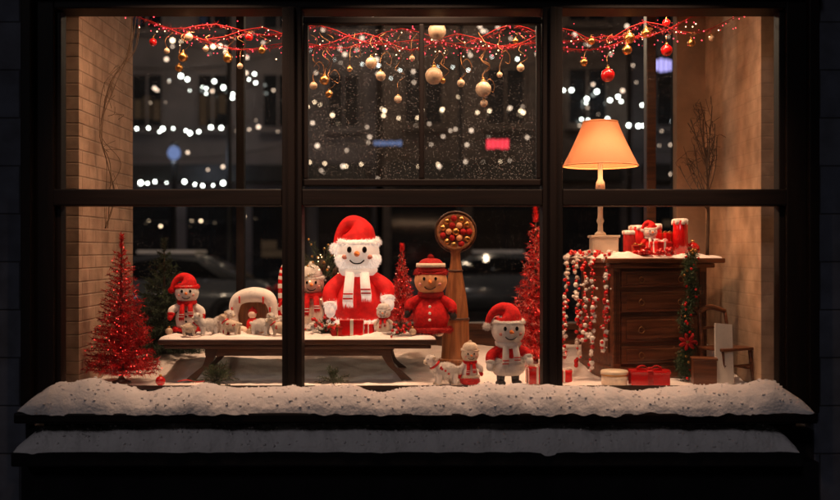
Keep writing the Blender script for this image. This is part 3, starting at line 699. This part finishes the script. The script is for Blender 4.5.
doll('angel_doll',(-.62,.72,TT),.42,math.radians(5),body='cream',face='skin',hat='knit',hatm='white',trim='white',scarf='red',mit='white',boots='cream',fat=.9,headr=.17,fl=.7)
doll('snowman_doll',(-.735,.55,TT),.20,math.radians(12),body='white',face='white',hat='flop',hatm='red',trim='white',scarf='red',mit='red',boots='cream',fat=1.2,headr=.2,fl=.6)
lamb('toy_lamb',(.125,.26,FZ-.002),.18,math.radians(12))
lamb('toy_lamb',(.20,.36,FZ-.002),.13,math.radians(160))
lamb('toy_lamb',(-1.16,.46,TT),.14,math.radians(20),bow=False)
lamb('toy_lamb',(-1.03,.45,TT),.13,math.radians(-15),m='cream')
lamb('toy_lamb',(-.86,.45,TT),.14,math.radians(175),bow=False)
lamb('toy_lamb',(-.77,.44,TT),.115,math.radians(10),m='cream')
lamb('toy_lamb',(-1.25,.44,TT),.105,math.radians(190),m='cream')
lamb('toy_lamb',(-1.10,.56,TT),.15,math.radians(150),bow=True)
g=root('christmas_grotto',(-.945,.66,TT),math.radians(-5))
tube('snowy_arch',g,[(-.105,0,0),(-.112,0,.10),(-.09,0,.185),(0.0,0,.215),(.09,0,.195),(.118,0,.11),(.11,0,0)],[.030,.026,.036,.044,.038,.024,.028],'white',14,6)
L=[]
for i in range(2600):
    a=U(0,math.pi); L.append((Vector((math.cos(a)*.112,U(-.035,.03),.1+.128*math.sin(a))),Vector((math.cos(a),U(-.6,0),math.sin(a)))))
hairs('snow_fluff',g,L,.018,.0025,'white',.6)
box('back_board',g,(0,.045,.085),(.19,.012,.17),'wood_warm',.004)
tubes('candy_stripes',g,[([(math.cos(a)*.112-.0,-.045,.1+.11*math.sin(a)-.02),(math.cos(a)*.112,-.05,.1+.11*math.sin(a)+.02)],.005) for a in (2.9,2.2,.9,.25)],'gloss_red',6,3)
sph('figure_body',g,(0,-.01,.045),(.035,.03,.045),'red'); sph('figure_head',g,(0,-.015,.105),.024,'skin'); lathe('figure_hood',g,[(.028,.11),(.022,.13),(0,.15)],'darkred',c=(0,-.008,0))
sph('crib_bundle',g,(-.055,-.03,.02),(.03,.022,.02),'cream'); sph('crib_bundle',g,(.055,-.03,.025),(.025,.022,.025),'gold')
def cane(name,loc,h,rz=0,r=.014):
    g=root(name,loc,rz); P=[(0,0,0),(0,0,h*.4),(0,0,h*.74),(.02,0,h*.93),(.065,0,h),(.11,0,h*.9),(.115,0,h*.78)]
    Q=cat(P,10); n=len(Q)
    for k,(m) in enumerate(('white','gloss_red')):
        V=[];F=[]
        for i in range(k*2,n-2,4):
            v,f=tubegeo([Q[i],Q[i+1],Q[min(i+2,n-1)]],r,12,3); o=len(V); V+=v; F+=[tuple(a+o for a in q) for q in f]
        mk('stripe_'+m,V,F,m,g)
    return g
cane('candy_cane',(-.80,.78,TT),.40,math.radians(15),.02)
g=root('evergreen_arrangement',(-.56,.82,TT))
lathe('pot',g,[(0,0),(.05,0),(.065,.10),(.07,.11),(.06,.115),(0,.10)],'darkred')
sprig('fir_sprigs',g,(0,0,.12),50,.30,'green',.75,.026,50,'white')
sprig('fir_sprigs_top',g,(.0,0,.30),50,.28,'green',.9,.026,46,'gold')
multi('fairy_lights',g,[(rdir()*.15+Vector((.02,-.05,.30)),.0028) for _ in range(34)],'e_warm',6,4)
for q in((.05,-.09,.18),(-.06,-.08,.26),(.08,-.06,.34),(.0,-.1,.38)):
    sph('pine_cone',g,q,(.022,.022,.03),'brown',lump=.5,ls=9)
g=root('holly_sprig',(-.52,.50,TT)); sprig('leaves',g,(0,0,0.01),46,.12,'green',1.3,.02,34,'gloss_red'); multi('red_berries',g,[((U(-.07,.07),U(-.04,.0),U(.02,.09)),.010) for _ in range(18)],'gloss_red')
multi('snow_tufts',g,[((U(-.08,.08),U(-.05,.0),U(.02,.08)),(.014,.012,.008)) for _ in range(16)],'white')
g=root('holly_sprig',(-.11,.48,TT)); sprig('leaves',g,(0,0,0.01),30,.09,'green',1.3,.018,28,'gloss_red'); multi('red_berries',g,[((U(-.05,.05),U(-.04,.0),U(.02,.06)),.009) for _ in range(9)],'gloss_red')
gift('gift_box',(-.375,.49,TT),(.125,.07,.085),math.radians(4),'gloss_red','paper',False)
gift('gift_box',(-.46,.47,TT),(.06,.06,.05),math.radians(20),'darkred','gold')
gift('gift_box',(-.275,.52,TT),(.05,.05,.06),math.radians(-20),'red','white')
for x,y,m in((-1.38,.5,'ivory'),(-.70,.47,'ivory'),(-.67,.5,'gloss_red'),(-1.06,.47,'gloss_red'),(-.93,.47,'ivory'),(-.04,.47,'ivory')):
    g=root('table_bauble',(x,y,TT)); sph('ball',g,(0,0,.020),.020,m); lathe('cap',g,[(.007,.039),(.007,.048),(0,.05)],'gold',seg=10)
g=root('wooden_pedestal',(.205,.76,FZ+.03))
lathe('column',g,[(0,0),(.09,0),(.098,.02),(.085,.04),(.08,.10),(.078,.2),(.076,.28),(.069,.36),(.055,.46),(.038,.56),(.029,.62),(.027,.66),(.040,.68),(.034,.70),(0,.71)],'wood_warm',sy=.8)
torus('foot_ring',g,(0,0,.045),.088,.012,'wood_warm',sy=.8); torus('collar_ring',g,(0,0,.285),.076,.006,'wood_dk',sy=.8); torus('collar_ring',g,(0,0,.56),.038,.006,'wood_dk',sy=.8)
lathe('plate',g,[(0,-.015),(.085,-.015),(.108,-.004),(.11,.008),(.098,.016),(.085,.006),(0,.006)],'wood_warm',seg=40).matrix_local=Matrix.Translation((0,-.01,.785))@E(82,0,0).to_matrix().to_4x4()
for k in range(11):
    a=k*2*math.pi/11; sph('ornament',g,(math.cos(a)*.077,-.03,.785+math.sin(a)*.077),(.018,.012,.018),'gold' if k%3 else 'darkred',seg=12,rings=8,lump=.2)
for k in range(6):
    a=k*math.pi/3; sph('ornament',g,(math.cos(a)*.04,-.032,.785+math.sin(a)*.04),(.018,.014,.018),'tan' if k%2 else 'darkred',seg=12,rings=8,lump=.2)
sph('ornament_centre',g,(0,-.034,.785),(.022,.016,.022),'gold')
torus('hoop',g,(0,-.01,.785),.115,.007,'wood_dk',rot=E(90,0,0))

gift('gift_box',(.615,.33,FZ),(.09,.08,.09),math.radians(10),'gloss_red','paper')
gift('gift_box',(.78,.40,FZ),(.08,.08,.06),math.radians(-10),'red','white',True)
gift('gift_box',(.70,.5,FZ),(.09,.09,.11),math.radians(-10),'paper','gloss_red',True)
gift('gift_box',(1.215,.30,FZ-.001),(.20,.13,.075),math.radians(-6),'gloss_red','darkred',True)
g=root('wrapped_tin',(1.03,.30,FZ-.001)); lathe('tin',g,[(0,0),(.068,0),(.068,.055),(0,.056)],'cream'); lathe('lid',g,[(.072,.05),(.074,.066),(.068,.074),(0,.074)],'lampwhite'); torus('rim',g,(0,0,.052),.07,.004,'gold')
g=root('wooden_block',(1.505,.30,FZ-.001),math.radians(-8)); box('block',g,(0,0,.065),(.12,.10,.13),'wood_cab',.005); box('lid',g,(0,0,.136),(.13,.11,.012),'wood_cab',.003)
g=root('fir_seedling',(-1.06,.22,FZ+.0)); sprig('fronds',g,(0,0,.02),46,.13,'green',.9,.024,44); sprig('fronds_low',g,(0,0,.01),24,.09,'green_dk',1.6,.02,24)
g=root('fir_seedling',(-.455,.21,FZ+.0)); sprig('fronds',g,(0,0,.02),34,.095,'green',.9,.02,36)
g=root('table_bauble',(-1.36,.24,FZ-.001)); sph('ball',g,(0,0,.024),.026,'gloss_red'); lathe('cap',g,[(.008,.048),(.008,.058),(0,.06)],'gold',seg=10)
g=root('fallen_ribbon',(-1.28,.30,FZ+.004)); tube('ribbon',g,[(0,0,.01),(.05,-.02,.02),(.09,.01,.005),(.14,-.01,.012)],.008,'red',8,5,.3)

# cabinet
ang=math.atan2(.15,.55)
C=root('wooden_cabinet',(1.265,.749,FZ),ang)
W,D,H=.57,.46,.665
box('carcass',C,(0,0,.335),(W-.03,D-.03,.60),'wood_cab',.005)
box('top',C,(0.03,0,H-.014),(W+.15,D+.07,.028),'wood_cab',.008); box('top_moulding',C,(0.015,0,H-.042),(W+.07,D+.035,.026),'wood_cab',.008)
box('base',C,(0,0,.035),(W+.01,D+.01,.07),'wood_cab',.006)
for sx in(-1,1):
    box('corner_post',C,(sx*(W/2-.02),-(D/2-.005),.335),(.045,.03,.58),'wood_cab',.006)
    for k in range(4): box('post_flute',C,(sx*(W/2-.02)-.012+.008*k,-(D/2+.011),.34),(.003,.004,.5),'wood_dk',.001)
    sph('foot',C,(sx*(W/2-.03),-(D/2-.03),.01),(.035,.03,.02),'wood_cab')
for k,(zc,hh) in enumerate(((.55,.10),(.425,.125),(.275,.15),(.135,.11))):
    box('drawer',C,(0,-(D/2-.008),zc),(W-.10,.022,hh-.012),'wood_cab',.006)
    box('drawer_panel',C,(0,-(D/2+.005),zc),(W-.16,.012,hh-.045),'wood_cab',.005)
    for sx in(-1,1): torus('handle',C,(sx*.12,-(D/2+.018),zc-.005),.016,.003,'wire',rot=E(80,0,0),seg=18,s2=8); sph('handle_boss',C,(sx*.12,-(D/2+.014),zc+.012),.006,'wire',seg=10,rings=6)
box('side_panel',C,(-(W/2-.012),0,.35),(.012,D-.14,.42),'wood_cab',.005)
V=[];F=[];nx,ny=80,50
for j in range(ny+1):
    for i in range(nx+1):
        u=i/nx;v=j/ny; x=(u-.5)*(W+.13)+.03; y=(v-.5)*(D+.06); e=max(0,min(1,10*min(u,1-u),8*min(v,1-v)))
        V.append((x,y,H-.002+.024*e**.5*(.8+1.0*noise.noise(Vector((x*9,y*9,5))))+.009*e*noise.noise(Vector((x*28,y*28,5)))))
for j in range(ny):
    for i in range(nx): a=j*(nx+1)+i; F.append((a,a+1,a+nx+2,a+nx+1))
mk('snow_dusting',V,F,'snowfine',C)
CT=FZ+H+.012
lx,ly=1.035,.74
g=root('table_lamp',(lx,ly,CT))
box('base_block',g,(0.02,0,.055),(.15,.12,.10),'lampwhite',.01); box('base_cap',g,(0.02,0,.11),(.165,.135,.014),'lampwhite',.005)
lathe('stem',g,[(0,.117),(.035,.117),(.03,.13),(.016,.14),(.014,.18),(.022,.20),(.015,.22),(.014,.34),(.02,.36),(.028,.39),(.024,.42),(.014,.44),(.013,.52),(.02,.53),(.01,.54),(0,.545)],'lampwhite',seg=24)
z0=1.983-CT; z1=2.235-CT
V=[];F=[];n=64
for k,(r,z) in enumerate(((.214,z0),(.212,z0+.004),(.178,z0+.07),(.147,z0+.135),(.118,z0+.2),(.098,z1))):
    for j in range(n):
        a=2*math.pi*j/n; rr=r*(1+.008*math.cos(a*32)); V.append((rr*math.cos(a),rr*math.sin(a),z))
for i in range(5):
    for j in range(n): a=i*n+j;b=i*n+(j+1)%n; F.append((a,b,b+n,a+n))
mk('shade',V,F,'shade',g)
torus('shade_rim',g,(0,0,z0),.214,.004,'tan'); torus('shade_rim_top',g,(0,0,z1),.098,.004,'tan')
for k in range(3):
    a=k*2.1; tube('spider',g,[(0,0,z1-.02),(math.cos(a)*.098,math.sin(a)*.098,z1-.002)],.002,'gold',6,2)
sph('bulb',g,(0,0,z0+.055),(.028,.028,.038),emi('bulb_glow',(1,.62,.3),12))
ld=bpy.data.lights.new('lamp_light','POINT'); ld.energy=17; ld.color=(1,.54,.26); ld.shadow_soft_size=.045
lo=bpy.data.objects.new('lamp_light',ld); COL.objects.link(lo); lo.parent=g; lo.location=(0,0,z0+.045)
candle('candle',(1.475,.66,CT),.042,.205)
candle('candle',(1.245,.74,CT),.038,.17,'red'); candle('candle',(1.185,.66,CT),.034,.14,'darkred'); candle('candle',(1.37,.78,CT),.03,.18)
gift('gift_box',(1.35,.60,CT),(.09,.08,.08),.3,'red','white'); gift('gift_box',(1.22,.58,CT),(.07,.06,.06),.1,'darkred','gold')
gift('gift_box',(1.41,.70,CT),(.07,.06,.13),.5,'gloss_red','gold')
doll('snowman_doll',(1.305,.67,CT+.0),.20,.1,body='red',face='white',hat='flop',hatm='red',trim='white',scarf='white',mit='white',boots='black',fat=1.1,headr=.2,fl=.5)
g=root('table_bauble',(1.555,.70,CT)); sph('ball',g,(0,0,.038),.04,'gloss_red'); lathe('cap',g,[(.01,.076),(.01,.088),(0,.09)],'gold',seg=10)
multi('cranberry_clusters',root('berry_cluster',(1.28,.53,CT)),[((U(-.1,.12),U(-.02,.03),U(.008,.04)),U(.009,.014)) for _ in range(34)],'gloss_red')
# bead garlands
g=root('bead_garland',(0,0,0))
reds=[];whites=[];W=[];FL=[]
for (xt,yt,xb,yb,zb) in((.86,.86,.80,.62,.90),(.90,.80,.87,.54,.86),(.97,.62,.935,.47,.84),(1.02,.50,.995,.44,.95),(.93,.7,.90,.5,1.0)):
    P=cat([(xt+.07,yt+.05,CT+.012),(xt,yt-.03,CT+.0),((xt+xb)/2-.0,(yt+yb)/2-.06,1.25),(xb+.01,yb,1.08),(xb,yb,zb)],12); W.append((P[::3]+[P[-1]],.0015))
    for i,q in enumerate(P[4:]):
        rr=U(.007,.014); q=q+Vector((U(-.012,.012),U(-.01,.01),U(-.006,.006)))
        if R()<.55: reds.append((q,rr))
        else: whites.append((q,rr)); FL+=[(q+d*rr,d) for d in [rdir() for _ in range(30)]]
        if R()<.4: (reds if R()<.6 else whites).append((q+Vector((U(-.02,.02),U(-.02,.0),U(-.01,.01))),rr*.7))
multi('red_beads',g,reds,'gloss_red'); multi('white_beads',g,whites,'white'); hairs('pompom_fluff',g,FL,.009,.0015,'white'); tubes('cord',g,W,'wire',5,2)
g=root('evergreen_garland',(0,0,0))
P=cat([(1.50,.50,CT+.02),(1.47,.47,1.38),(1.50,.49,1.26),(1.445,.47,1.13),(1.48,.48,1.0),(1.43,.46,.90),(1.455,.46,.81)],8)
V=[];F=[]
for i in range(8000):
    k=R()*(len(P)-1); a=int(k); q=P[a].lerp(P[min(a+1,len(P)-1)],k-a)+rdir()*U(0,.045); nd=(rdir()+Vector((0,-.5,-.2))).normalized(); sd=nd.cross(rdir()).normalized()*.0018; o=len(V); l=U(.012,.034)
    V+=[q-sd,q+sd,q+nd*l]; F.append((o,o+1,o+2))
mk('needles',V,F,'green',g,False); tubes('core',g,[(P[::4]+[P[-1]],.003)],'brown',6,3)
multi('red_berries',g,[(P[int(U(0,len(P)-1))]+rdir()*.035+Vector((0,-.02,0)),.008) for _ in range(30)],'gloss_red',8,6)
multi('gold_balls',g,[(P[int(U(0,len(P)-1))]+rdir()*.03+Vector((0,-.02,0)),.008) for _ in range(14)],'gold',8,6)
sph('poinsettia',g,(1.455,.44,1.0),(.02,.012,.015),'gold')
for k in range(7):
    a=k*.9; sph('petal',g,(1.455+math.cos(a)*.03,.432,1.0+math.sin(a)*.026),(.024,.006,.011),'darkred',rot=E(0,-math.degrees(a),0),seg=12,rings=6)
g=root('wooden_chair',(1.66,.44,FZ-.001),math.radians(28))
for sx in(-1,1):
    tube('rear_post',g,[(sx*.10,.08,0),(sx*.10,.07,.18),(sx*.095,.10,.38)],[.011,.011,.009],'wood_cab',8,4)
    tube('front_leg',g,[(sx*.105,-.10,0),(sx*.10,-.08,.17)],.010,'wood_cab',8,4)
    tube('side_stretcher',g,[(sx*.103,-.095,.07),(sx*.10,.075,.07)],.006,'wood_cab',8,2)
box('seat',g,(0,-.005,.178),(.235,.20,.016),'wood_cab',.005)
tube('top_rail',g,[(-.10,.10,.37),(0,.115,.395),(.10,.10,.37)],[.012,.016,.012],'wood_cab',8,5); tube('mid_rail',g,[(-.098,.09,.28),(0,.1,.285),(.098,.09,.28)],.008,'wood_cab',8,4)
box('front_stretcher',g,(0,-.095,.09),(.2,.01,.014),'wood_cab',.003)
g=root('greeting_card',(1.615,.30,FZ),math.radians(18))
mk('sheet',[(-.07,-.01,.0),(.045,-.01,0),(.075,.05,.31),(-.03,.05,.32),(-.066,-.013,.0),(.049,-.013,0),(.079,.047,.31),(-.026,.047,.32)],[(0,1,2,3),(4,5,6,7),(0,1,5,4),(1,2,6,5),(2,3,7,6),(3,0,4,7)],'paper',g,False)

# ------------------------------------------------------------------ hanging garland + baubles
g=root('hanging_garland',(0,0,0))
def swag(pts,sag,n=14):
    out=[]
    for i in range(len(pts)-1):
        a=Vector(pts[i]);b=Vector(pts[i+1])
        for k in range(n):
            t=k/n; q=a.lerp(b,t); q.z-=sag*4*t*(1-t); out.append(q)
    out.append(Vector(pts[-1])); return out
S1=swag([(-1.47,.36,2.74),(-.85,.38,2.70),(-.30,.34,2.66),(.20,.36,2.66),(.74,.38,2.70),(1.2,.34,2.72),(1.74,.36,2.78)],.09)
S2=swag([(-1.60,.42,2.80),(-1.1,.40,2.72),(-.55,.42,2.72),(.0,.42,2.64),(.5,.40,2.72),(1.0,.42,2.66),(1.5,.40,2.78)],.06)
S3=swag([(-1.3,.5,2.70),(-.7,.48,2.64),(-.1,.5,2.72),(.62,.5,2.64),(1.25,.5,2.70)],.07)
V=[];F=[];Lt=[];Lw=[]
for P in(S1,S2,S3):
    for i in range(1500):
        k=R()*(len(P)-1); a=int(k); q=P[a].lerp(P[min(a+1,len(P)-1)],k-a); nd=rdir(); sd=nd.cross(rdir()).normalized()*.0011; o=len(V); l=U(.008,.035)
        V+=[q-sd,q+sd,q+nd*l]; F.append((o,o+1,o+2))
    for i in range(180):
        k=R()*(len(P)-1); a=int(k); q=P[a].lerp(P[min(a+1,len(P)-1)],k-a)+rdir()*U(0,.06)+Vector((0,0,-.04 if R()<.3 else 0)); (Lt if R()<.86 else Lw).append((q,.0030*U(.35,1.25)))
mk('tinsel',V,F,'tinsel_dk',g,False); multi('red_lights',g,Lt,'e_redsoft',6,4); multi('warm_lights',g,Lw,'e_warm',6,4)
tubes('cord',g,[(S1[::7]+[S1[-1]],.002),(S2[::7]+[S2[-1]],.002),(S3[::7]+[S3[-1]],.002)],'darkred',6,3)
def X(p): return (p-420)*.00534
def Z(p): return 1.5+(250-p)*.00534
bl=[(183,57,5,'gold'),(178,67,4,'gold'),(190,38,4,'ivory'),(153,42,4,'gloss_red'),(227,57,5,'gold'),(250,38,4,'gloss_red'),(262,50,4,'gold'),(205,48,3,'ivory'),(168,52,3,'ivory'),(240,66,3,'ivory'),
 (313,85,4,'ivory'),(325,81,5,'gold'),(329,94,4,'gold'),(371,62,6,'ivory'),(381,77,5,'ivory'),(398,99,4,'ivory'),(434,75,9,'ivory'),(437,32,9,'ivory'),(461,83,4,'ivory'),(443,80,3,'gold'),(350,70,3,'gold'),(412,58,3,'ivory'),(500,74,3,'ivory'),
 (483,90,8,'ivory'),(484,103,4,'ivory'),(521,67,4,'ivory'),(515,42,3,'gold'),(608,75,7,'gloss_red'),(630,37,6,'gold'),(626,51,5,'gold'),(584,62,4,'gold'),(647,32,5,'gold'),(665,24,4,'gloss_red'),(667,50,6,'gloss_red'),(592,40,4,'gold'),(690,44,4,'gold'),(712,38,3,'ivory')]
W=[]
for i,(px,pz,r,m) in enumerate(bl):
    x,z,rr=X(px),Z(pz),r*.0052; y=.34+.03*math.sin(i*2.1)
    b=root('christmas_bauble',(x,y,z)); sph('ball',b,(0,0,0),rr,m,lump=.02); lathe('cap',b,[(rr*.3,rr*.93),(rr*.3,rr*1.18),(0,rr*1.22)],'gold',seg=10); torus('ring',b,(0,0,rr*1.35),rr*.14,rr*.04,'gold',rot=E(90,0,0),seg=12,s2=6)
    top=2.66; k=max(3,int((top-z)/.035)); pts=[(x,y,z+rr*1.2)]
    for j in range(1,k): pts.append((x+(.018+.02*math.sin(j*1.7+i))*math.sin(j*1.9+i),y+.012*math.cos(j*2+i),z+rr*1.2+(top-z-rr)*j/k))
    pts.append((x+.03*math.sin(i),y+.02,top)); W.append((pts,.0014))
    if i%2==0 and z<2.5:
        W.append(([(x,y,z+.1),(x+.03,y,z+.13),(x+.055,y,z+.10),(x+.05,y,z+.06),(x+.03,y,z+.07)],.0013))
tubes('curly_wires',g,W,'wire',5,4)

g=root('hanging_cords',(0,0,0)); W=[]
for k in range(5):
    j=lambda s: U(-s,s)
    W.append(([(-1.60+j(.03),.62,2.9),(-1.62+j(.03),.60,2.62),(-1.71+j(.03),.55+j(.05),2.42),(-1.755+j(.02),.52+j(.05),2.15),(-1.70+j(.04),.55,1.98),(-1.72+j(.03),.56,1.80),(-1.74+j(.02),.55,1.62)],.0026 if k%2 else .0018))
for k in range(14):
    b=Vector((-1.73+U(-.03,.04),.55,U(1.7,2.6))); W.append(([b,b+Vector((U(-.03,.05),U(-.03,.03),U(.0,.06))),b+Vector((U(-.04,.08),U(-.04,.04),U(-.05,.08)))],.0013))
tubes('cords',g,W,'cord',6,7)
g=root('dried_branch',(0,0,0)); W=[]
for k in range(22):
    b=Vector((1.68,.85,1.70+U(0,.35))); d=Vector((U(-.16,.06),U(-.1,.1),U(.12,.40))); W.append(([b,b+d*.5+rdir()*.02,b+d],.0028))
    for q in range(4): s=b+d*U(.4,1); W.append(([s,s+rdir()*.03+Vector((-.01,0,.04)),s+Vector((U(-.06,.06),U(-.03,.03),U(.02,.1)))],.0014))
tubes('twigs',g,W,'brown',5,3); tube('bough',g,[(1.68,.85,1.47),(1.69,.86,1.8),(1.67,.85,2.1)],[.01,.008,.004],'brown',6,4)

# ------------------------------------------------------------------ lights
def spot(name,loc,target,e,ang,blend=1,col=(1,.60,.35),rad=.05,neck=False):
    g=root(name,loc); lathe('can',g,[(.05,0),(.055,.0),(.055,.09),(.03,.11),(0,.11)],'metal',seg=20)
    if neck: tube('fill_lamp_neck',g,[(0,0,.10),(0,.10,.35),(0,.45,.42),(0,-loc[1],.30)],.012,'metal',8,6)  # arm only for the added outside fill lamps
    d=bpy.data.lights.new('beam','SPOT'); d.energy=e; d.spot_size=math.radians(ang); d.spot_blend=blend; d.color=col; d.shadow_soft_size=rad
    o=bpy.data.objects.new('beam',d); COL.objects.link(o); o.parent=g; o.location=(0,0,-.01)
    o.rotation_euler=(Vector(target)-Vector(loc)).to_track_quat('-Z','Y').to_euler()
ZC=3.2  # height of the unseen ceiling spots added to light the display
spot('added_ceiling_spot',(-1.15,.30,ZC),(-1.05,.5,.9),230,56)
spot('added_ceiling_spot',(-.35,.28,ZC),(-.35,.55,1.0),270,44)
spot('added_ceiling_spot',(.45,.28,ZC),(.4,.45,.8),250,54)
spot('added_ceiling_spot',(1.2,.30,ZC),(1.2,.5,1.0),200,56)
g=root('added_fill_strip',(0,.15,2.83)); box('channel',g,(0,0,.012),(3.3,.05,.02),'metal',.003)  # unseen strip added behind the window head to brighten the display
d=bpy.data.lights.new('strip','AREA'); d.shape='RECTANGLE'; d.size=2.8; d.size_y=.03; d.energy=25; d.color=(1,.58,.33)
o=bpy.data.objects.new('strip',d); COL.objects.link(o); o.parent=g; o.location=(0,0,-.005); o.rotation_euler=(math.radians(12),0,0)
for x in(-1.15,0,1.15):
    spot('added_fill_lamp',(x,-.85,3.35),(x*.92,.62,1.25),290,60,1,(1,.62,.40),.08,True)  # unseen outside lamps added as front fill on the figures
SE,SR=math.radians(-4),math.radians(200)
w=bpy.data.worlds.new("World"); scene.world=w; w.use_nodes=True; N=w.node_tree.nodes; L=w.node_tree.links
sky=N.new("ShaderNodeTexSky"); sky.sky_type='NISHITA'; sky.sun_disc=False; sky.sun_elevation=SE; sky.sun_rotation=SR
L.new(sky.outputs[0],N["Background"].inputs[0]); N["Background"].inputs[1].default_value=.05
sd=bpy.data.lights.new('moon','SUN'); sd.energy=.15; sd.angle=math.radians(8); sd.color=(.92,.86,.92)
so=bpy.data.objects.new('moon',sd); COL.objects.link(so); so.rotation_euler=(math.radians(62),0,math.radians(-20)); so.location=(0,-8,8)

cam=bpy.data.cameras.new('camera'); co=bpy.data.objects.new('camera',cam); COL.objects.link(co)
co.location=(0,-5,1.5); co.rotation_euler=(math.radians(90),0,0)
cam.sensor_width=36; cam.lens=36*5/4.2; cam.clip_end=500
cam.dof.use_dof=True; cam.dof.focus_distance=5.45; cam.dof.aperture_fstop=1.3
scene.camera=co
scene.view_settings.view_transform='Standard'; scene.view_settings.look='None'; scene.view_settings.exposure=0
